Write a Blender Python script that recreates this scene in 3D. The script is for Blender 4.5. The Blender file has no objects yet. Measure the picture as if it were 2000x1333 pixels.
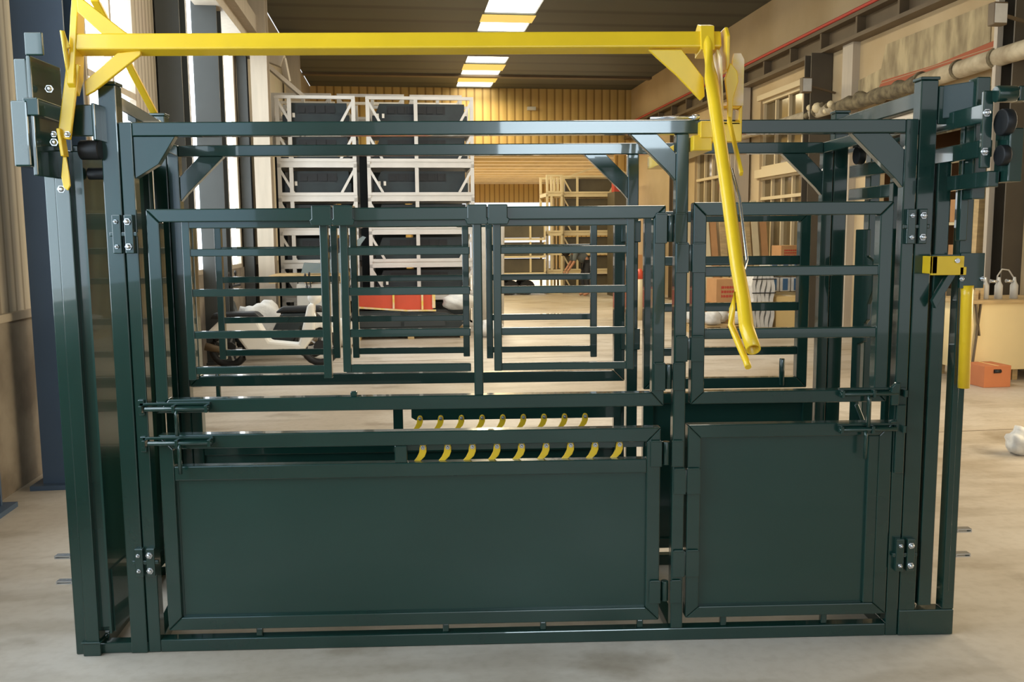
import bpy, bmesh, math, random
from mathutils import Vector, Matrix
random.seed(7)
scn = bpy.context.scene
COL = scn.collection
V = Vector

# ------------------------------------------------------------------ camera
F_PX, PIT, YAW, ROLL = 1736.6, .115786, .0322916, -.0083811
CAM = V((0, -3.3067, 1.5759))
cd = bpy.data.cameras.new('camera'); cam = bpy.data.objects.new('camera', cd); COL.objects.link(cam)
cd.sensor_width = 36; cd.lens = F_PX / 2000 * 36; cd.clip_end = 300; cd.clip_start = .05
Fw = V((math.sin(YAW) * math.cos(PIT), math.cos(YAW) * math.cos(PIT), -math.sin(PIT)))
R0 = V((math.cos(YAW), -math.sin(YAW), 0)); U0 = R0.cross(Fw)
Rr = R0 * math.cos(ROLL) + U0 * math.sin(ROLL); Ur = -R0 * math.sin(ROLL) + U0 * math.cos(ROLL)
cam.matrix_world = Matrix(((Rr.x, Ur.x, -Fw.x, CAM.x), (Rr.y, Ur.y, -Fw.y, CAM.y), (Rr.z, Ur.z, -Fw.z, CAM.z), (0, 0, 0, 1)))
scn.camera = cam
vs = scn.view_settings
vs.view_transform = 'Standard'; vs.look = 'None'; vs.gamma = 1; vs.use_curve_mapping = False
vs.exposure = 0.0
# hall frame: the hall axis is turned 5.3 degrees from the crush
H = Matrix.Translation((0, -3.3067, 0)) @ Matrix.Rotation(.0925, 4, 'Z')
I4 = Matrix.Identity(4)

# ------------------------------------------------------------------ daylight
w = bpy.data.worlds.new('world'); scn.world = w; w.use_nodes = True
bg = w.node_tree.nodes['Background']; bg.inputs[0].default_value = (.93, .96, 1, 1); bg.inputs[1].default_value = 1.1
def area(name, loc, rot, sx, sy, power, color, frame=H):
    l = bpy.data.lights.new(name, 'AREA'); l.shape = 'RECTANGLE'; l.size = sx; l.size_y = sy
    l.energy = power; l.color = color
    o = bpy.data.objects.new(name, l); COL.objects.link(o)
    o.matrix_world = frame @ Matrix.Translation(loc) @ Matrix.Rotation(rot[2], 4, 'Z') @ Matrix.Rotation(rot[0], 4, 'X')
    return o
# added light behind the camera for top rail highlights, big side door on the right, window bands on the left
area('rail_highlight_light', (.87, -5.2, 2.96), (math.pi / 2, 0, 0), 2.2, .5, 76, (.72, .89, 1))
area('side_door_daylight', (6.9, 4.6, 2.3), (math.pi / 2, 0, math.pi / 2), 4.5, 4, 370, (1, .83, .56))
area('left_window_daylight', (-2.35, .9, 2.7), (math.pi / 2, 0, -math.pi / 2), 5.5, 2.8, 100, (.5, .74, 1))
area('skylight_daylight', (2.3, 12, 5.7), (0, 0, 0), 1.2, 12, 420, (1, .92, .78))
area('skylight_daylight_far', (2.3, 21.5, 5.7), (0, 0, 0), 1.1, 10, 500, (1, .84, .5))
area('annex_daylight', (4, 33, 3.9), (0, 0, 0), 8, 9, 1500, (1, .93, .78))

# ------------------------------------------------------------------ materials
def lin(c):
    c /= 255
    return c / 12.92 if c <= .04045 else ((c + .055) / 1.055) ** 2.4
def S(r, g, b): return (lin(r), lin(g), lin(b), 1)
def mat(name, col, rough=.5, metal=0, var=.0, scale=6, bump=0, bscale=40, coat=0, col2=None, stretch=None, emit=None, estr=0, spec=.5):
    m = bpy.data.materials.new(name); m.use_nodes = True
    nt = m.node_tree; b = nt.nodes['Principled BSDF']
    b.inputs['Roughness'].default_value = rough; b.inputs['Metallic'].default_value = metal
    b.inputs['Coat Weight'].default_value = coat; b.inputs['Specular IOR Level'].default_value = spec
    b.inputs['Base Color'].default_value = col
    tc = nt.nodes.new('ShaderNodeTexCoord'); mp = nt.nodes.new('ShaderNodeMapping')
    nt.links.new(tc.outputs['Object'], mp.inputs[0])
    if stretch: mp.inputs['Scale'].default_value = stretch
    if var or col2:
        n = nt.nodes.new('ShaderNodeTexNoise'); n.inputs['Scale'].default_value = scale; n.inputs['Detail'].default_value = 6
        nt.links.new(mp.outputs[0], n.inputs['Vector'])
        r = nt.nodes.new('ShaderNodeValToRGB')
        c2 = col2 or tuple(x * (1 - var) for x in col[:3]) + (1,)
        r.color_ramp.elements[0].color = c2; r.color_ramp.elements[0].position = .35
        r.color_ramp.elements[1].color = col; r.color_ramp.elements[1].position = .65
        nt.links.new(n.outputs['Fac'], r.inputs[0]); nt.links.new(r.outputs[0], b.inputs['Base Color'])
    if bump:
        n2 = nt.nodes.new('ShaderNodeTexNoise'); n2.inputs['Scale'].default_value = bscale; n2.inputs['Detail'].default_value = 4
        nt.links.new(mp.outputs[0], n2.inputs['Vector'])
        bp = nt.nodes.new('ShaderNodeBump'); bp.inputs['Strength'].default_value = bump; bp.inputs['Distance'].default_value = .01
        nt.links.new(n2.outputs['Fac'], bp.inputs['Height']); nt.links.new(bp.outputs[0], b.inputs['Normal'])
    if emit:
        b.inputs['Emission Color'].default_value = emit; b.inputs['Emission Strength'].default_value = estr
    return m
def wave_mat(name, c1, c2, scale, axis, rough=.6, bump=.5, var=True):
    m = mat(name, c1, rough); nt = m.node_tree; b = nt.nodes['Principled BSDF']
    tc = nt.nodes.new('ShaderNodeTexCoord'); wv = nt.nodes.new('ShaderNodeTexWave'); wv.bands_direction = axis
    wv.inputs['Scale'].default_value = scale; wv.inputs['Distortion'].default_value = .0
    nt.links.new(tc.outputs['Object'], wv.inputs['Vector'])
    r = nt.nodes.new('ShaderNodeValToRGB'); r.color_ramp.elements[0].color = c2; r.color_ramp.elements[1].color = c1
    r.color_ramp.elements[0].position = .02; r.color_ramp.elements[1].position = .2
    nt.links.new(wv.outputs['Fac'], r.inputs[0])
    n = nt.nodes.new('ShaderNodeTexNoise'); n.inputs['Scale'].default_value = 1.3; n.inputs['Detail'].default_value = 5
    nt.links.new(tc.outputs['Object'], n.inputs['Vector'])
    mx = nt.nodes.new('ShaderNodeMixRGB'); mx.blend_type = 'MULTIPLY'; mx.inputs[0].default_value = .35
    nt.links.new(r.outputs[0], mx.inputs[1]); nt.links.new(n.outputs['Color'], mx.inputs[2])
    sat = nt.nodes.new('ShaderNodeMixRGB'); sat.inputs[0].default_value = .6
    nt.links.new(mx.outputs[0], sat.inputs[1]); nt.links.new(r.outputs[0], sat.inputs[2])
    nt.links.new(sat.outputs[0], b.inputs['Base Color'])
    bp = nt.nodes.new('ShaderNodeBump'); bp.inputs['Strength'].default_value = bump; bp.inputs['Distance'].default_value = .02
    nt.links.new(wv.outputs['Fac'], bp.inputs['Height']); nt.links.new(bp.outputs[0], b.inputs['Normal'])
    return m
GREEN = mat('dark_green_paint', S(24, 56, 49), .2, var=.15, scale=2.5, bump=.05, bscale=7, coat=.6)
GREEN3 = mat('matt_green_sheet', S(40, 58, 58), .55, var=.1)
GREEN2 = mat('dark_green_sheet', S(28, 60, 53), .25, var=.12, scale=1.6, bump=.08, bscale=3, coat=.3)
YEL = mat('yellow_paint', S(240, 198, 36), .32, var=.06, scale=8, coat=.2)
YELOLD = mat('chalky_yellow_paint', S(236, 205, 90), .5, col2=S(240, 215, 190), scale=14)
CHROME = mat('zinc_bolt', S(215, 218, 220), .25, metal=.9)
BLACK = mat('black_rubber', S(24, 26, 28), .5)
WHITE = mat('white_frame_paint', S(216, 212, 205), .45, var=.12, scale=3)
CREAMF = mat('cream_frame_paint', S(222, 205, 165), .5, var=.1, scale=3)
STEELDK = mat('dark_blue_steel', S(38, 48, 50), .4, var=.3, scale=4)
STEELDK2 = mat('dark_grey_panel', S(52, 58, 60), .45)
STEELBR = mat('brown_grey_steel', S(92, 84, 66), .5, var=.3, scale=2)
COLDARK = mat('dark_grey_column_paint', S(72, 76, 76), .5, var=.2, scale=1.5)
COLBLUE = mat('blue_grey_column_paint', S(72, 92, 116), .5, var=.15, scale=1.5)
COLGREY = mat('grey_brown_column_paint', S(88, 80, 68), .5, var=.25, scale=1.5)
COLBEIGE = mat('beige_column_paint', S(190, 178, 160), .55, var=.12, scale=2, stretch=(6, 6, .6))
PLASTER = mat('beige_plaster', S(206, 184, 146), .8, col2=S(182, 158, 118), scale=.5, bump=.25, bscale=8)
CONC = mat('stained_concrete', S(150, 140, 126), .85, col2=S(112, 102, 90), scale=3.2, bump=.3, bscale=15)
PANELW = wave_mat('cream_ribbed_sheet', S(196, 186, 168), S(150, 138, 120), 2.6, 'Y')
YWALL = wave_mat('yellow_ribbed_sheet', S(205, 172, 104), S(150, 118, 60), 1.3, 'X')
CEIL = wave_mat('ribbed_roof_sheet', S(80, 82, 74), S(62, 64, 58), .3, 'Y', rough=.6, bump=.25)
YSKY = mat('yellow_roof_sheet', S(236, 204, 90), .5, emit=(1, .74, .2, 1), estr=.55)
ANXROOF = wave_mat('cream_roof_sheet', S(232, 208, 150), S(128, 94, 48), .33, 'Y', rough=.4)
GLASSP = mat('window_pane', S(112, 98, 72), .12, spec=.6, var=.15, scale=.8)
WINLIT = mat('daylit_pane', S(240, 245, 250), .4, emit=(.82, .92, 1, 1), estr=4.5)
SKYLIT = mat('daylit_roof_sheet', S(250, 245, 230), .4, emit=(1, .95, .82, 1), estr=6)
PIPE = mat('wrapped_pipe', S(200, 186, 156), .7, col2=S(160, 144, 116), scale=5, bump=.5, bscale=12)
INSUL = mat('torn_insulation', S(128, 116, 88), .9, col2=S(84, 74, 56), scale=9, bump=1, bscale=16)
RED = mat('red_conduit_paint', S(190, 72, 58), .5)
BEAM = mat('brown_beam_paint', S(104, 88, 66), .55, var=.2, scale=2)
WOOD = mat('bare_wood', S(196, 168, 120), .7, var=.25, scale=5, stretch=(1, 1, 6))
PLY = mat('cream_plywood', S(244, 222, 168), .6, var=.06, scale=2)
CARD = mat('brown_carton', S(190, 142, 94), .8, var=.1, scale=4)
CARDO = mat('orange_carton', S(196, 120, 76), .8, var=.1, scale=4)
CARDY = mat('pale_carton', S(236, 206, 142), .7, var=.06, scale=4)
SACK = mat('white_woven_plastic', S(222, 220, 214), .6, var=.15, scale=9, bump=.6, bscale=18)
GREYBOX = mat('light_grey_board', S(200, 198, 192), .6, var=.1, scale=8)
REDM = mat('red_enamel', S(214, 84, 56), .45, var=.1, scale=3)
INK = mat('red_ink', S(184, 70, 50), .8)
LABELW = mat('white_label', S(235, 232, 225), .7)
BLUEP = mat('blue_packet', S(70, 110, 150), .5)
PLASTIC = mat('grey_clear_sheet', S(120, 132, 132), .2, spec=.8)
SKIN = mat('skin', S(176, 126, 98), .6)
SHIRT = mat('grey_shirt', S(96, 102, 104), .8, bump=.3, bscale=20)
TROUS = mat('dark_trousers', S(44, 46, 52), .8)
HAIR = mat('black_hair', S(24, 20, 18), .7)
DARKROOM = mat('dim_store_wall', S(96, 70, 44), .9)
CREAMWIN = mat('cream_window_frame', S(214, 196, 158), .6)

def floor_mat():
    m = mat('concrete_floor', S(192, 182, 168), .55); nt = m.node_tree; b = nt.nodes['Principled BSDF']
    tc = nt.nodes.new('ShaderNodeTexCoord')
    def noise(sc, det, stretch=None):
        n = nt.nodes.new('ShaderNodeTexNoise'); n.inputs['Scale'].default_value = sc; n.inputs['Detail'].default_value = det
        if stretch:
            mp = nt.nodes.new('ShaderNodeMapping'); mp.inputs['Scale'].default_value = stretch
            nt.links.new(tc.outputs['Object'], mp.inputs[0]); nt.links.new(mp.outputs[0], n.inputs['Vector'])
        else: nt.links.new(tc.outputs['Object'], n.inputs['Vector'])
        return n
    def ramp(src, p0, c0, p1, c1):
        r = nt.nodes.new('ShaderNodeValToRGB'); e = r.color_ramp.elements
        e[0].position = p0; e[0].color = c0; e[1].position = p1; e[1].color = c1
        nt.links.new(src, r.inputs[0]); return r
    a = ramp(noise(.45, 8).outputs['Fac'], .38, S(168, 154, 134), .62, S(196, 187, 174))
    c = ramp(noise(3.2, 9, (.45, 1.6, 1)).outputs['Fac'], .36, (.72, .69, .64, 1), .5, (1, 1, 1, 1))
    d = ramp(noise(22, 6).outputs['Fac'], .3, (.85, .83, .8, 1), .55, (1, 1, 1, 1))
    m1 = nt.nodes.new('ShaderNodeMixRGB'); m1.blend_type = 'MULTIPLY'; m1.inputs[0].default_value = .6
    m2 = nt.nodes.new('ShaderNodeMixRGB'); m2.blend_type = 'MULTIPLY'; m2.inputs[0].default_value = .6
    nt.links.new(a.outputs[0], m1.inputs[1]); nt.links.new(c.outputs[0], m1.inputs[2])
    nt.links.new(m1.outputs[0], m2.inputs[1]); nt.links.new(d.outputs[0], m2.inputs[2])
    nt.links.new(m2.outputs[0], b.inputs['Base Color'])
    st = ramp(noise(1.7, 7, (1, 1.3, 1)).outputs['Fac'], .60, (1, 1, 1, 1), .70, (.62, .58, .52, 1))
    m3 = nt.nodes.new('ShaderNodeMixRGB'); m3.blend_type = 'MULTIPLY'; m3.inputs[0].default_value = .8
    nt.links.new(m2.outputs[0], m3.inputs[1]); nt.links.new(st.outputs[0], m3.inputs[2]); nt.links.new(m3.outputs[0], b.inputs['Base Color'])
    rr = ramp(noise(1.2, 5).outputs['Fac'], .3, (.38, .38, .38, 1), .7, (.62, .62, .62, 1))
    nt.links.new(rr.outputs[0], b.inputs['Roughness'])
    bp = nt.nodes.new('ShaderNodeBump'); bp.inputs['Strength'].default_value = .12; bp.inputs['Distance'].default_value = .01
    nt.links.new(noise(9, 6).outputs['Fac'], bp.inputs['Height']); nt.links.new(bp.outputs[0], b.inputs['Normal'])
    return m
FLOOR = floor_mat()

# ------------------------------------------------------------------ mesh builder
class MB:
    def __init__(s): s.v = []; s.f = []; s.sm = []
    def add(s, vs, fs, smooth=False):
        k = len(s.v); s.v += [V(p) for p in vs]
        for f in fs: s.f.append(tuple(i + k for i in f)); s.sm.append(smooth)
        return s
    def box(s, x0, x1, y0, y1, z0, z1):
        if x0 > x1: x0, x1 = x1, x0
        if y0 > y1: y0, y1 = y1, y0
        if z0 > z1: z0, z1 = z1, z0
        vs = [(x, y, z) for z in (z0, z1) for y in (y0, y1) for x in (x0, x1)]
        return s.add(vs, [(0, 2, 3, 1), (4, 5, 7, 6), (0, 1, 5, 4), (2, 6, 7, 3), (0, 4, 6, 2), (1, 3, 7, 5)])
    def bar(s, a, b, w, h, up=(0, 0, 1), roll=0):
        a, b = V(a), V(b); d = (b - a).normalized(); up = V(up)
        if abs(d.dot(up)) > .98: up = V((0, 1, 0))
        x = d.cross(up).normalized(); y = x.cross(d)
        if roll:
            q = Matrix.Rotation(roll, 3, d); x = q @ x; y = q @ y
        vs = [p + x * (sx * w / 2) + y * (sy * h / 2) for p in (a, b) for sx, sy in ((-1, -1), (1, -1), (1, 1), (-1, 1))]
        return s.add(vs, [(0, 1, 2, 3), (7, 6, 5, 4), (0, 4, 5, 1), (1, 5, 6, 2), (2, 6, 7, 3), (3, 7, 4, 0)])
    def ring(s, c, d, r, n, up=None):
        d = d.normalized(); u = V((0, 0, 1)) if abs(d.z) < .9 else V((1, 0, 0))
        x = d.cross(u).normalized(); y = d.cross(x)
        return [c + (x * math.cos(t) + y * math.sin(t)) * r for t in (2 * math.pi * i / n for i in range(n))]
    def tube(s, pts, r, n=14, cap=True, hollow=0):
        pts = [V(p) for p in pts]; m = len(pts); rs = r if isinstance(r, (list, tuple)) else [r] * m
        k = len(s.v)
        def run(rs, flip, k0):
            for i, p in enumerate(pts):
                d = (pts[min(i + 1, m - 1)] - pts[max(i - 1, 0)])
                s.v.extend(s.ring(p, d, rs[i], n))
            for i in range(m - 1):
                for j in range(n):
                    q = (k0 + i * n + j, k0 + i * n + (j + 1) % n, k0 + (i + 1) * n + (j + 1) % n, k0 + (i + 1) * n + j)
                    s.f.append(q[::-1] if not flip else q); s.sm.append(True)
        run(rs, False, k)
        if hollow:
            k2 = len(s.v); run([x - hollow for x in rs], True, k2)
            for e in (0, m - 1):
                for j in range(n):
                    a, b = k + e * n + j, k + e * n + (j + 1) % n; c, d = k2 + e * n + (j + 1) % n, k2 + e * n + j
                    s.f.append((a, b, c, d) if e == 0 else (d, c, b, a)); s.sm.append(False)
        elif cap:
            s.f.append(tuple(range(k, k + n))); s.sm.append(False)
            s.f.append(tuple(range(k + (m - 1) * n, k + m * n))[::-1]); s.sm.append(False)
        return s
    def prism(s, poly, axis, t0, t1):
        # poly: 2D points in the plane normal to axis (x: (y,z), y: (x,z), z: (x,y))
        def P(p, t): return {'x': (t, p[0], p[1]), 'y': (p[0], t, p[1]), 'z': (p[0], p[1], t)}[axis]
        n = len(poly); vs = [P(p, t0) for p in poly] + [P(p, t1) for p in poly]
        return s.add(vs, [tuple(range(n)), tuple(range(2 * n - 1, n - 1, -1))] + [(i, i + n, (i + 1) % n + n, (i + 1) % n) for i in range(n)])
    def ball(s, c, r, n=12, m=8, sc=(1, 1, 1)):
        c = V(c); vs = []; fs = []
        for i in range(m + 1):
            a = math.pi * i / m
            for j in range(n):
                b = 2 * math.pi * j / n
                vs.append(c + V((r * sc[0] * math.sin(a) * math.cos(b), r * sc[1] * math.sin(a) * math.sin(b), r * sc[2] * math.cos(a))))
        for i in range(m):
            for j in range(n): fs.append((i * n + j, (i + 1) * n + j, (i + 1) * n + (j + 1) % n, i * n + (j + 1) % n))
        return s.add(vs, fs, True)
    def frame(s, x0, x1, z0, z1, y0, y1, t, tb=None, tt=None):
        # mitred rectangular tube frame
        tb = tb or t; tt = tt or t; g = .0007
        A, B, C, D = (x0, z0), (x1, z0), (x1, z1), (x0, z1)
        a, b, c, d = (x0 + t, z0 + tb), (x1 - t, z0 + tb), (x1 - t, z1 - tt), (x0 + t, z1 - tt)
        s.prism([A, B, (b[0], b[1]), (a[0], a[1])], 'y', y0, y1)
        s.prism([(B[0], B[1] + g), (C[0], C[1] - g), (c[0], c[1] - g), (b[0], b[1] + g)], 'y', y0, y1)
        s.prism([C, D, d, c], 'y', y0, y1)
        s.prism([(D[0], D[1] - g), (A[0], A[1] + g), (a[0], a[1] + g), (d[0], d[1] - g)], 'y', y0, y1)
        return s
    def build(s, name, material, parent=None, label=None, bevel=0, frame=I4, kind=None):
        me = bpy.data.meshes.new(name)
        o = bpy.data.objects.new(name, me); COL.objects.link(o)
        if parent is not None:
            org = V(parent['_o']); o.parent = RT.get(parent.name) and parent or parent
        else:
            xs = [p.x for p in s.v]; ys = [p.y for p in s.v]; zs = [p.z for p in s.v]
            org = V(((min(xs) + max(xs)) / 2, (min(ys) + max(ys)) / 2, min(zs)))
            o.matrix_world = frame @ Matrix.Translation(org)
        me.from_pydata([p - org for p in s.v], [], s.f)
        bm = bmesh.new(); bm.from_mesh(me); bmesh.ops.recalc_face_normals(bm, faces=bm.faces); bm.to_mesh(me); bm.free()
        for i, p in enumerate(me.polygons): p.use_smooth = s.sm[i]
        me.materials.append(material)
        if bevel:
            md = o.modifiers.new('bevel', 'BEVEL'); md.width = bevel; md.segments = 2; md.limit_method = 'ANGLE'; md.angle_limit = .7
            md.harden_normals = False
        o['_o'] = tuple(org)
        if label: o['label'] = label
        if kind: o['kind'] = kind
        return o
RT = {}
def tag(o, label, cat, group=None):
    o['label'] = label; o['category'] = cat
    if group: o['group'] = group
    return o
def thing(name, label, cat, loc, frame=H, group=None):
    o = bpy.data.objects.new(name, None); COL.objects.link(o); o.empty_display_size = .1
    o.matrix_world = frame @ Matrix.Translation(loc); o['_o'] = tuple(loc)
    return tag(o, label, cat, group)
def struct(name, mb, m, frame=H, bevel=0): return mb.build(name, m, frame=frame, kind='structure', bevel=bevel)
def copy_tree(o, dx, label=None, parent=None):
    c = o.copy(); COL.objects.link(c)
    if parent is None:
        mw = o.matrix_world.copy() if o.parent is None else None
        c.matrix_world = Matrix.Translation((mw.to_3x3() @ V(dx))) @ mw
        if label: c['label'] = label
    else: c.parent = parent
    for ch in [k for k in bpy.data.objects if k.parent == o]: copy_tree(ch, dx, None, c)
    return c

# ================================================================== CATTLE CRUSH
T = .05; BV = .004
crush = thing('cattle_crush', 'dark green tubular steel cattle crush with yellow levers on the concrete floor', 'cattle crush', (.1, .4, 0), I4)
def G(name, mb, m=GREEN, parent=crush, label=None, bevel=BV): return mb.build(name, m, parent, label, bevel)
def bolt(c, r=.011, d=(0, -1, 0), parent=crush):
    m = MB(); c = V(c); d = V(d)
    m.tube([c, c + d * .006], r, 6); m.tube([c + d * .006, c + d * .013, c + d * .016], [r * .72, r * .66, r * .3], 10)
    return m.build('bolt', CHROME, parent, 'bright zinc bolt')

# --- body frame
def post(x0, x1, y0, z1, z0=0, cap=False, d=T):
    m = MB().box(x0, x1, y0, y0 + d, z0, z1)
    p = G('post', m)
    if cap: MB().box(x0 - .004, x1 + .004, y0 - .004, y0 + d + .004, z1, z1 + .012).build('post_cap', GREEN, p, None, .003)
    return p
post(-1.302, -1.255, 0, 2.0); post(.718, .765, 0, 1.95, .05); post(1.572, 1.62, 0, 2.0)
post(-1.41, -1.36, .8, 2.0); post(.67, .72, .8, 1.95, .05); post(1.572, 1.62, .8, 2.0)
post(-1.366, -1.304, -.005, 2.13, cap=True, d=.06); post(1.623, 1.688, .0, 2.14, cap=True, d=.06)
post(-1.475, -1.412, .8, 2.13, cap=True, d=.06); post(1.623, 1.688, .8, 2.13, cap=True, d=.06)
G('top_rail', MB().box(-1.255, 1.572, 0, T, 1.95, 2.0)); G('top_rail', MB().box(-1.36, 1.572, .8, .85, 1.95, 2.0))
G('end_rail', MB().bar((-1.28, .05, 1.975), (-1.385, .8, 1.975), T, T)); G('end_rail', MB().box(1.572, 1.62, T, .8, 1.95, 2.0))
G('end_rail', MB().bar((-1.335, .055, 2.075), (-1.44, .8, 2.075), T, .05)); G('end_rail', MB().box(1.63, 1.68, .06, .8, 2.045, 2.105))
G('base_rail', MB().box(-1.255, 1.572, 0, T, 0, .05)); G('base_rail', MB().box(-1.36, 1.572, .8, .85, 0, .05))
G('base_rail', MB().bar((-1.28, .05, .025), (-1.385, .8, .025), T, T)); G('base_rail', MB().box(1.572, 1.62, T, .8, 0, .05))
G('floor_crossbar', MB().box(.72, .765, T, .8, 0, .04))
def gusset(cx, cz, sx, y, full=False, l=.2, wd=.13):
    if full: poly = [(cx, cz), (cx + sx * .15, cz), (cx + sx * .085, cz - .1), (cx, cz - .15)]
    else: poly = [(cx + sx * l, cz), (cx + sx * (l - wd), cz), (cx, cz - (l - wd)), (cx, cz - l), (cx + sx * .03, cz - l + .035)]
    G('gusset', MB().prism(poly, 'y', y, y + .035), bevel=.002)
gusset(-1.255, 1.95, 1, .008, True); gusset(.718, 1.95, -1, .008, l=.17, wd=.1); gusset(1.572, 1.95, -1, .008, l=.2, wd=.14)
gusset(.67, 1.95, -1, .808, l=.2, wd=.1); gusset(1.572, 1.95, -1, .808, l=.19, wd=.11); gusset(-1.36, 1.95, 1, .808, l=.2, wd=.11)
# wedge shims showing between base rail and gate
for x in (-.88, -.16, .22, .6, .93, 1.33): G('gate_rest', MB().box(x - .012, x + .012, .01, .035, .05, .083 if x < .7 else .092))

# --- gates
def hinge(x0, xg0, xg1, x1, z0, z1, y=-.008, par=crush):
    m = MB().box(x0, xg0 + .004, y, y + .012, z0, z1).box(xg1 - .004, x1, y, y + .012, z0, z1)
    m.tube([((xg0 + xg1) / 2, .012, z0 + .005), ((xg0 + xg1) / 2, .012, z1 - .005)], .015, 12)
    m.box(x0 + .004, xg0, y - .0015, y + .002, z1 - .004, z1 + .004).box(xg1, x1 - .004, y - .0015, y + .002, z1 - .004, z1 + .004)
    return G('hinge', m, parent=par, bevel=.002)

def hook_row(par, y, ztop, x0=-.236, pitch=.0943, zb=.068):
    for k in range(9):
        x = x0 + pitch * k; z = ztop; pts = []
        L = [(-.013, .0), (-.015, -.02), (-.025, -.04), (-.036, -.053), (-.052, -.066)]
        R = [(-.027, -.068), (-.012, -.054), (.006, -.036), (.013, -.018), (.013, 0), (.009, .010), (0, .014), (-.009, .010)]
        m = MB().prism([(x + p[0] * 1.0, z + p[1]) for p in L + R], 'y', y, y + .01)
        h = m.build('ratchet_hook', YEL, par, 'yellow hook in the slot', .0015)
        b = MB().tube([(x, y, z), (x, y - .006, z)], .009, 6).tube([(x, y - .006, z), (x, y - .011, z)], [.006, .003], 10)
        b.build('bolt', CHROME, par, 'bright zinc bolt')

# lower left gate
lg = G('lower_gate', MB().frame(-1.222, .672, .085, .852, 0, T, .053, tb=.052, tt=.055).box(-1.169, .62, .002, .048, .675, .73)
       .box(-.342, -.294, .003, .047, .73, .797))
MB().box(-1.169, .62, .018, .024, .137, .675).build('gate_panel', GREEN2, lg)
MB().bar((-1.168, .016, .139), (.619, .016, .139), .004, .004).bar((-1.168, .016, .673), (.619, .016, .673), .004, .004).bar((-1.163, .016, .139), (-1.163, .016, .672), .003, .003).build('weld_bead', GREEN, lg)
MB().prism([(-.35, .768), (-.34, .805), (.615, .805), (.615, .768)], 'y', .042, .05).build('ratchet_plate', GREEN, lg)
hook_row(lg, .03, .782)
# upper left gate with three drop panels
ug = G('upper_gate', MB().frame(-1.222, .682, .935, 1.69, 0, T, .046, tb=.052, tt=.048))
G('centre_stile', MB().box(-.036, -.002, .002, .036, .987, 1.645), parent=ug)
def drop_panel(par, x0, x1, zt, zb, y, bars, t=.03, left=True, right=True, collars=(), tall=None, bt=.028):
    m = MB(); m.box(x0 + .002, x1 - .002, y + .0015, y + t * .9, zt - .028, zt - .001)
    for z in bars: m.box(x0 + .01, x1 - .01, y + .003, y + t * .8, z - bt / 2, z + bt / 2)
    if left: m.box(x0, x0 + t, y, y + t, zb, zt)
    if right: m.box(x1 - t, x1, y, y + t, zb, zt)
    p = G('drop_panel', m, parent=par, bevel=.003)
    return p
bars = [1.53, 1.381, 1.224, 1.09]
drop_panel(ug, -1.105, -.571, 1.647, 1.055, .022, bars)
drop_panel(ug, -.528, -.038, 1.647, 1.078, .022, bars, right=False, bt=.03)
drop_panel(ug, .04, .57, 1.647, 1.075, .022, bars)
def collar(x, y=0, par=ug):
    m = MB().prism([(x - .037, 1.625), (x + .037, 1.625), (x + .044, 1.645), (x + .036, 1.65), (x + .036, 1.698), (x - .036, 1.698), (x - .036, 1.65), (x - .044, 1.645)], 'y', y - .012, y + .062)
    G('sliding_collar', m, parent=par, bevel=.003)
for x in (-.586, -.508, -.018, .058): collar(x)
G('spring_pin', MB().box(-.503, -.478, .01, .035, .985, 1.005), parent=ug)
# right gates
rg = G('upper_gate', MB().frame(.785, 1.54, .94, 1.7, 0, T, .05, tb=.048, tt=.05).box(.83, 1.492, .004, .04, 1.424, 1.462).box(.83, 1.492, .004, .04, 1.188, 1.228))
rl = G('lower_gate', MB().frame(.776, 1.57, .09, .86, 0, T, .052, tb=.046, tt=.052).box(1.478, 1.52, .002, .048, .136, .808))
MB().box(.828, 1.52, .018, .024, .136, .81).build('gate_panel', GREEN2, rl)
MB().bar((.83, .016, .137), (1.477, .016, .137), .004, .004).build('weld_bead', GREEN, rl)
for z0, z1 in ((1.55, 1.66), (.995, 1.1)): hinge(.642, .682, .718, .76, z0, z1)
for z0, z1 in ((.70, .80), (.155, .245)): hinge(.632, .672, .718, .758, z0, z1)
for z0, z1 in ((1.44, 1.55), (1.105, 1.2)): hinge(.722, .765, .785, .832, z0, z1)
for z0, z1 in ((.59, .69), (.26, .365)): hinge(.722, .765, .778, .826, z0, z1)
# far side gates
fu = G('upper_gate', MB().frame(-1.36, .66, .902, 1.70, .8, .85, .05))
fb = [1.53, 1.395, 1.21, 1.06]
drop_panel(fu, -1.211, -.66, 1.655, 1.03, .78, fb); drop_panel(fu, -.602, -.063, 1.655, 1.03, .78, fb); drop_panel(fu, .015, .527, 1.655, 1.02, .78, fb)
for x in (-.67, -.59, -.08, .03): collar(x, .8, fu)
fl = G('lower_gate', MB().frame(-1.36, .66, .085, .84, .8, .85, .05).box(-1.31, .61, .802, .848, .575, .63).box(-.427, -.381, .803, .847, .63, .79))
MB().box(-1.31, .61, .82, .826, .135, .575).build('gate_panel', GREEN2, fl)
MB().prism([(-.34, .745), (-.32, .732), (.64, .732), (.64, .80), (-.34, .80)], 'y', .786, .8).build('ratchet_plate', GREEN, fl)
hook_row(fl, .776, .742, x0=-.30, pitch=.0965)
fr = G('upper_gate', MB().frame(.75, 1.526, .86, 1.69, .8, .85, .05).box(.8, 1.476, .803, .84, 1.44, 1.482).box(.8, 1.476, .803, .84, 1.225, 1.265).box(.8, 1.476, .803, .84, 1.017, 1.055))
frl = G('lower_gate', MB().frame(.75, 1.56, .085, .84, .8, .85, .05)); MB().box(.8, 1.51, .815, .821, .135, .79).build('gate_panel', GREEN2, frl)
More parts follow.
